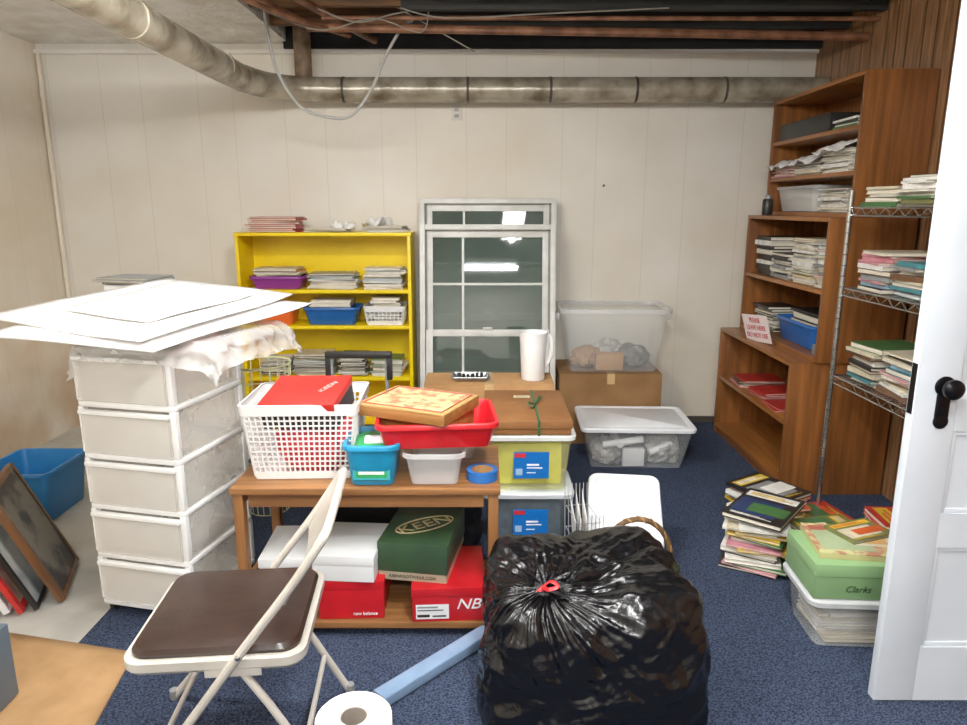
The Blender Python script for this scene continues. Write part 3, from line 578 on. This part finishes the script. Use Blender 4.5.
for i in range(n):
    z=h0+hd*i+.016
    dr=part('drawer',MB().rl([(2*w-.07,2*dp-.06,.02,z),(2*w-.045,2*dp-.04,.02,z+hd-.05)],FD2,cap1=False).box(-w+.018,w-.018,-dp-.012,-dp+.0,z-.004,z+hd-.04,FD,.005),e)
    part('drawer_handle',MB().box(-w+.014,w-.014,-dp-.02,-dp+.003,z+hd-.052,z+hd-.036,FR,.004),dr)
for sx in(-1,1):
    for sy in(-1,1):
        part('caster',MB().lathe([(.02,-.01),(.022,0),(.02,.01)],bcol('black'),14,M=Matrix.Translation((sx*(w-.03),sy*(dp-.03),.022))@Matrix.Rotation(pi/2,4,'Y')).tube([(sx*(w-.03),sy*(dp-.03),.03),(sx*(w-.03),sy*(dp-.03),.05)],.006,CH),e)
PB=mat('tissue_plastic','#f0f0ee',rough=.15,var=.02,alpha=.36)
def drape(cx,cy,z,w,d,rz,drop):
    bm=bmesh.new();n=70;g=[]
    ca,sa=cos(radians(rz)),sin(radians(rz))
    for i in range(n+1):
        row=[]
        for j in range(n+1):
            x=(i/n-.5)*w;y=(j/n-.5)*d
            ex=max(0,abs(x)-.225);ey=max(0,abs(y)-.24);e_=sqrt(ex*ex+ey*ey)
            f=min(1,e_/.05);xx=max(-.225,min(.225,x))+math.copysign(min(ex,.02+ex*.35),x);yy=max(-.24,min(.24,y))+math.copysign(min(ey,.02+ey*.35),y)
            ww=.03*f*(1-abs(NZ.noise(Vector((x*11,y*11,3)))*2.2))+.010*NZ.noise(Vector((x*40,y*40,7)))*f
            zz=-max(0,e_-.01)*drop*(1+.6*NZ.noise(Vector((x*5,y*5,1))))
            l=sqrt(x*x+y*y)+1e-6;xx+=x/l*ww;yy+=y/l*ww
            row.append(bm.verts.new((xx*ca-yy*sa,xx*sa+yy*ca,zz)))
        g.append(row)
    for i in range(n):
        for j in range(n): bm.faces.new((g[i][j],g[i+1][j],g[i+1][j+1],g[i][j+1])).smooth=True
    me=bpy.data.meshes.new('plastic_sheet');bm.to_mesh(me);bm.free();me.materials.append(PB)
    o=bpy.data.objects.new('plastic_sheet',me);C.objects.link(o);o.location=(cx,cy,z);o['label']='crumpled translucent white plastic sheet draped over drawer tower';o['category']='plastic sheet'
drape(-1.13,2.66,1.098,.72,.68,-13,.85)
bx('cardboard_box','flat white carton under the big poster boards','box',-1.40,-1.02,2.46,2.64,1.071,1.094,SW,.004,rz=-13)
PBD=mat('poster_board','#efedeb',var=.015,rough=.6)
sheet('poster_board','large white poster board lying on the drawer tower','poster board',[(-1.78,2.42,1.108),(-1.06,2.20,1.104),(-.74,3.0,1.150),(-1.50,3.14,1.195)],.006,PBD,.010,fr=2)
sheet('poster_board','second white poster board lying askew on the first','poster board',[(-1.94,2.66,1.134),(-1.12,2.24,1.118),(-.84,3.08,1.170),(-1.46,3.24,1.225)],.006,PBD,.010,fr=2)
sheet('poster_board','smaller white sheet lying on top of the poster boards','poster board',[(-1.66,2.70,1.158),(-1.20,2.48,1.148),(-.98,3.0,1.188),(-1.38,3.18,1.226)],.002,PAPER,.008,fr=2)
stack(-1.62,3.28,1.205,.04,.28,.22,['grey','black','grey','white'],'magazines behind the poster boards','behind the white poster boards',(.006,.012),kind='magazine',top='grey',rz=-15,jit=4)
bx('cardboard_box','tall narrow white carton behind the drawer tower','box',-1.72,-1.50,3.18,3.40,.001,1.203,SW,.004,rz=-10)
mb=MB();YW=mat('pale_yellow_wire','#d9d8a8',rough=.4)
for i in range(20):
    a=2*pi*i/20;mb.tube([(.10*cos(a),.10*sin(a),.003),(.15*cos(a),.15*sin(a),.78)],.0025,YW,5)
for q in range(12):
    z=.003+.777*q/11;r=.10+.05*z/.78;mb.tube([(r*cos(2*pi*a/28),r*sin(2*pi*a/28),z) for a in range(28)],.0025 if q<11 else .005,YW,5,closed=True)
thing('wire_bin','tall round pale yellow wire bin beside the yellow bookcase','bin',(-1.12,3.42,.009),mb=mb)
# ---------------------------------------------------------------- left corner
tub('plastic_bin','bright blue plastic bin on the bare concrete floor','bin',(-2.33,3.42,.001),.38,.40,.27,mat('azure_bin','#2a7fc0',var=.06,rough=.35,hex2='#2573b0'))
carton('cardboard_box','brown cardboard box behind leaning picture frames',-2.85,-2.50,2.40,2.98,.001,.42)
FRW=wood_mat('frame_wood','#7a5230','#573820',.4,2,3)
def frame(label,x,y,w,h,fm,im,lean,rz,ft=.02,th=.018):
    e=thing('picture_frame',label,'picture frame',(x,y,.012),(0,-lean,rz),group='leaning picture frames')
    part('frame_border',MB().box(0,th,-w/2,-w/2+ft,0,h,fm,.002).box(0,th,w/2-ft,w/2,0,h,fm,.002).box(0,th,-w/2+ft,w/2-ft,0,ft,fm,.002).box(0,th,-w/2+ft,w/2-ft,h-ft,h,fm,.002),e)
    part('picture',MB().box(.004,th-.004,-w/2+ft-.002,w/2-ft+.002,ft-.002,h-ft+.002,im),e)
    return e
FZ=22
e=frame('dark framed photo collage leaning at front of row',-1.76,2.68,.36,.52,FRW,mat('art_dark','#6b675f',hex2='#2f3036',scale=7,lo=.45,hi=.55),22,FZ,.022,.03)
e=frame('black framed poster with white mount leaning among frames',-1.83,2.65,.42,.57,bcol('black'),mat('art_pale','#d9d6cd',hex2='#7d8a92',scale=6),22,FZ,.018)
frame('red edged board leaning among frames',-1.88,2.64,.46,.62,mat('red_edge','#d0322e'),mat('art_red','#a83a34',hex2='#c8b9a6',scale=5),22,FZ,.03)
frame('white board with pale drawing leaning among frames',-1.93,2.62,.42,.60,LBW,mat('art_white','#dedbd2',var=.08,scale=7),22,FZ,.02,.025)
frame('light wooden framed panel leaning among frames',-2.0,2.57,.44,.58,CB,bcol('black'),22,FZ,.03,.035)
frame('white board leaning at the back of the row',-2.06,2.55,.46,.60,LBW,PAPER,22,FZ)
sheet('cardboard_sheet','flat tan cardboard sheet lying on the floor','cardboard',[(-1.95,2.36,.012),(-1.235,2.2,.012),(-1.17,1.75,.012),(-1.9,1.6,.012)],.004,mat('cardboard_tan','#a98459',hex2='#99754b',rough=.8),.0)
bx('storage_box','blue-grey storage box standing on the floor','box',-1.90,-1.50,1.68,1.98,.018,.27,mat('slate_box','#56646f',rough=.5,var=.05),.008)
# ---------------------------------------------------------------- folding chair
TANM=mat('chair_enamel','#cdc8be',hex2='#bcb6aa',rough=.3,metal=.15,scale=5);VIN=mat('brown_vinyl','#33221b',hex2='#281912',rough=.28,scale=12,bump=.06,bscale=60)
e=thing('folding_chair','beige metal folding chair with padded brown vinyl seat','chair',(-.70,1.765,.009),(0,0,5))
SZ=.435
part('seat_frame',MB().rl([(.44,.425,.05,SZ-.035),(.455,.44,.055,SZ-.025),(.455,.44,.055,SZ-.002),(.43,.41,.045,SZ)],TANM,n=6),e)
part('seat',MB().rl([(.42,.40,.045,SZ),(.425,.405,.05,SZ+.010),(.41,.39,.05,SZ+.022),(.34,.32,.05,SZ+.028),(.15,.15,.05,SZ+.030)],VIN,n=6),e,label='dark brown padded vinyl seat')
yy=.226
top=[(-.275,-yy,.005),(-.1,-yy,.22),(.07,-yy,.45),(.20,-yy,.62),(.275,-yy,.73),(.298,-yy+.03,.765),(.302,0,.775),(.298,yy-.03,.765),(.275,yy,.73),(.20,yy,.62),(.07,yy,.45),(-.1,yy,.22),(-.275,yy,.005)]
part('back_tube_frame',MB().tube(smooth(top,5),.0115,TANM,10),e)
rings=[]
for i in range(9):
    u=i/8;y=-yy+.004+(2*yy-.008)*u;b=.02*sin(pi*u);rings.append([(.185+b-.005,y,.58),(.185+b+.005,y,.58),(.285+b+.006,y,.76),(.285+b-.006,y,.76)])
part('backrest',MB().loft(rings,TANM),e)
for sy in(-1,1):
    part('rear_leg',MB().tube([(.05,sy*(yy-.022),.42),(.13,sy*(yy-.022),.29),(.285,sy*(yy-.022),.005)],.0105,TANM,10),e)
    part('hinge_bracket',MB().box(-.02,.12,sy*(yy-.010)-.002,sy*(yy-.010)+.002,.385,.435,TANM,.001),e)
    part('rivet',MB().lathe([(.007,0),(.007,.004),(.003,.006)],CH,10,M=Matrix.Translation((.07,sy*(yy+.010),.45))@Matrix.Rotation(-sy*pi/2,4,'X')),e)
    for xx in(-.275,.285): part('foot_cap',MB().lathe([(.014,0),(.014,.03),(.012,.032)],bcol('grey'),12,M=Matrix.Translation((xx,sy*(yy if xx<0 else yy-.022),0))),e)
part('cross_bar',MB().tube([(.21,-yy+.022,.14),(.21,yy-.022,.14)],.008,TANM,8),e);part('cross_bar',MB().tube([(-.19,-yy,.11),(-.19,yy,.11)],.008,TANM,8),e)
# ---------------------------------------------------------------- trash bag
TB=mat('black_bag_plastic','#0a0a0c',rough=.24,var=.1,spec=.5,bump=.4,bscale=42,bdist=.007)
K=Vector((-.40,-.42,.81)).normalized();A=K.cross(Vector((0,1,0))).normalized();B=K.cross(A)
bm=bmesh.new();rows=170;cols=280;g=[];cx,cy=.325,1.95
def sgp(v,p): return abs(v)**p
def rid(x,y,z): return 1-abs(NZ.noise(Vector((x,y,z))))*2.2
for i in range(rows+1):
    al=.06+(pi-.06)*i/rows;row=[]
    for j in range(cols):
        ph=2*pi*j/cols;n=K*cos(al)+(A*cos(ph)+B*sin(ph))*sin(al)
        r=1/(sgp(n.x,4.6)+sgp(n.y,4.2)+sgp(n.z,5.2))**(1/4.6)
        rad=rid(cos(ph)*3.2,sin(ph)*3.2,al*1.0);rad2=rid(cos(ph)*8,sin(ph)*8,al*1.6+5)
        w1=NZ.noise(n*2.5)*.6
        gen=rid(n.x*2.4+5+w1,n.y*2.4+1,n.z*1.7+2+w1);g2=NZ.noise(n*1.7+Vector((2,5,9)))
        g3=rid(n.x*6+w1*2,n.y*6,n.z*3.0-w1*2);g5=rid(n.x*4+3,n.y*4,n.z*13+w1*6);g6=rid(n.x*11+w1*3,n.y*11,n.z*5)
        f=exp(-al*1.1)
        k=1+.09*g2+rad*(.055*f+.006)+rad2*(.035*f+.003)+.040*gen+.020*g3+.007*g5+.006*g6-.10*exp(-(al/.24)**2)
        sl=.93+.07*min(1,max(0,(.8-n.z)/1.3))
        wx=.312*sl*(1+.06*max(0,-n.z));p=Vector((n.x*wx*r*k,n.y*.27*r*k,n.z*.238*r*k+.238))
        if n.z>0:p.z+=.05*max(0,n.x)*n.z+.02*max(0,n.y)
        if p.z<0.012:p.z=.012+.003*rad2
        p.z=max(.0095,p.z)
        row.append(bm.verts.new(p))
    g.append(row)
for i in range(rows):
    for j in range(cols):
        f=bm.faces.new((g[i][j],g[i+1][j],g[i+1][(j+1)%cols],g[i][(j+1)%cols]));f.smooth=True
top=sum((v.co for v in g[0]),Vector())/cols
me=bpy.data.meshes.new('trash_bag');bmesh.ops.recalc_face_normals(bm,faces=bm.faces);bm.to_mesh(me);bm.free();me.materials.append(TB)
e=thing('trash_bag','full shiny black plastic trash bag tied with red drawstring','bag',(cx,cy,0));part('bag_body',me,e)
mb=MB()
rr=[]
for q,(s,z) in enumerate([(.04,-.03),(.024,.0),(.022,.008),(.045,.016),(.062,.014)]):
    rr.append([(s*(1+.35*sin(a*1.9+q)+.2*cos(a*3.1))*cos(2*pi*a/36),s*(1+.35*sin(a*1.9+q)+.2*cos(a*3.1))*sin(2*pi*a/36),z+.012*sin(a*2.3)) for a in range(36)])
mb.loft(rr,TB);part('knot',mb,e,top,(32,-22,0))
RS=mat('red_drawstring','#c81c22',rough=.4,var=.1)
part('drawstring',MB().tube(smooth([(0,0,.018),(.025,-.012,.026),(.048,0,.018),(.025,.018,.02),(0,.008,.018),(-.025,-.018,.024),(-.04,-.02,.014),(-.02,-.028,.018)],6,closed=True),.006,RS,6,flat=.35),e,top,(32,-22,-30),'red drawstring loops')
thing('blue_tube','long pale blue flat plastic tube lying on the carpet','tube',mb=MB().rl([(.06,.04,.006,0),(.06,.04,.006,.52)],mat('pale_blue_plastic','#7f97b3',hex2='#6f88a5',rough=.3),M=Matrix.Translation((-.33,1.93,.031))@Matrix.Rotation(radians(-44),4,'Z')@Matrix.Rotation(radians(-90),4,'X')))
e=thing('stool','small round white stool under the paper roll','stool',(-.19,.83,.009))
part('seat',MB().lathe([(.18,.655),(.185,.66),(.185,.672),(.18,.675)],WHITE,32),e)
for i in range(3):
    a=2*pi*i/3+.5;part('leg',MB().tube([(.12*cos(a),.12*sin(a),.655),(.17*cos(a),.17*sin(a),0)],.012,WHITE),e)
e=thing('toilet_roll','white toilet paper roll standing on end','toilet roll',(-.2,.935,.6855))
part('paper_wrap',MB().lathe([(.021,0),(.056,0),(.0585,.003),(.0585,.097),(.056,.1),(.022,.1),(.021,.097),(.021,0)],mat('tissue_paper','#e2e0dc',var=.04,rough=.95,scale=60,bump=.3,bscale=120),48,cap0=False,cap1=False),e)
part('core',MB().lathe([(.0195,.001),(.0208,.001),(.0208,.099),(.0195,.099),(.0195,.001)],mat('core_grey','#8d8378'),32,cap0=False,cap1=False),e)
# ---------------------------------------------------------------- floor books + green box
G4='books piled on the floor'
FB='on the carpet beside the bookcase'
z1=stack(1.22,2.87,.009,.23,.24,.31,['white','cream','pink','white','green','yellow','white','black','orange'],G4,FB,(.008,.022),rz=-28,jit=13,off=.024)
z2=stack(1.49,2.80,.009,.17,.22,.29,['white','green','cream','yellow','red','white','black'],G4,FB,(.008,.020),rz=-55,jit=14,art=('yellow','cream','green'),top='green',off=.02)
stack(1.38,3.18,.009,.22,.24,.31,MIX,G4,FB,(.008,.024),rz=25,jit=14,top='black',art=('yellow','grey','white'))
book((1.24,2.88,z1),.25,.34,.022,'black',-40,'book',G4,('white','navy','green','yellow'),'on top of the floor pile')
book((1.50,2.82,z2+.001),.2,.28,.018,'olive',-78,'book',G4,('yellow','green','cream'),'on top of the floor pile')
for i,(c,cv) in enumerate((('brown',None),('red',('yellow','orange','green')))): book((1.62,3.22,.009+.03*i),.26,.34,.029,c,95+i*6,'book',G4,cv,'lying on the carpet by the rack')
stack(1.90,2.85,.009,.20,.28,.36,['red','cream','brown','green','white'],G4,'under the wire rack',(.014,.03),rz=80,jit=8,top='red',art=('yellow','teal','orange'))
e=lidded('storage_bin','low clear plastic bin with papers under green shoe box','storage bin',(1.345,2.345,.009),.37,.29,.185,clearp('clear_low','#d5d8d8',.3),mat('lid_milky','#d6d9d9',rough=.3,alpha=.8),rz=-3)
stack(1.345,2.345,.02,.12,.27,.2,['white','cream','white','white'],G4,'inside the low clear bin',(.01,.02),jit=3)
LGn=mat('clarks_green','#78996a',hex2='#6d8f60',rough=.5,scale=4);LGd=mat('clarks_lid_green','#84a873',var=.03,rough=.5)
e=shoebox('light green shoe box with script lettering',1.335,2.34,.212,.35,.27,.13,LGn,LGd,rz=-3,lh=.045)
text('Clarks',.034,mat('ink_dark_green','#2c4428'),e,(-.025,-.1345,.038),(90,0,0),'logo',shear=.35)
e=thing('game_box','colourful flat children board game box on green box','game box',(1.36,2.355,.3425),(0,0,-8))
part('box_body',MB().box(-.16,.16,-.12,.12,0,.02,mat('game_teal','#b9b27a',var=.1),.002),e)
part('printed_lid',MB().box(-.16,.16,-.12,.12,.0202,.024,mat('game_busy','#c6c58c',hex2='#a9745a',scale=26,lo=.42,hi=.58)).box(-.14,.04,-.09,.06,.024,.0245,mat('game_sage','#a3b38a')).box(-.02,.13,-.05,.09,.0245,.025,bcol('cream')).box(.02,.10,-.03,.05,.025,.0255,mat('game_tan','#c99a5c')).box(-.14,-.04,.065,.10,.024,.0248,mat('game_brick','#a85a48')),e)
book((1.40,2.41,.368),.2,.14,.012,'olive',20,'book',G4,('yellow','cream','orange'),'lying on the game box')
# ---------------------------------------------------------------- camera
S.view_settings.view_transform='Standard'
S.view_settings.gamma=1.08
wd=bpy.data.worlds.new('room_world');S.world=wd;wd.use_nodes=True;wd.node_tree.nodes['Background'].inputs[0].default_value=(.9,.95,1,1);wd.node_tree.nodes['Background'].inputs[1].default_value=.3
cd=bpy.data.cameras.new('camera');cd.lens=26.06;cd.sensor_width=36;co=bpy.data.objects.new('camera',cd);co.location=(0,0,1.55);co.rotation_euler=(radians(77.5),0,0);C.objects.link(co);S.camera=co
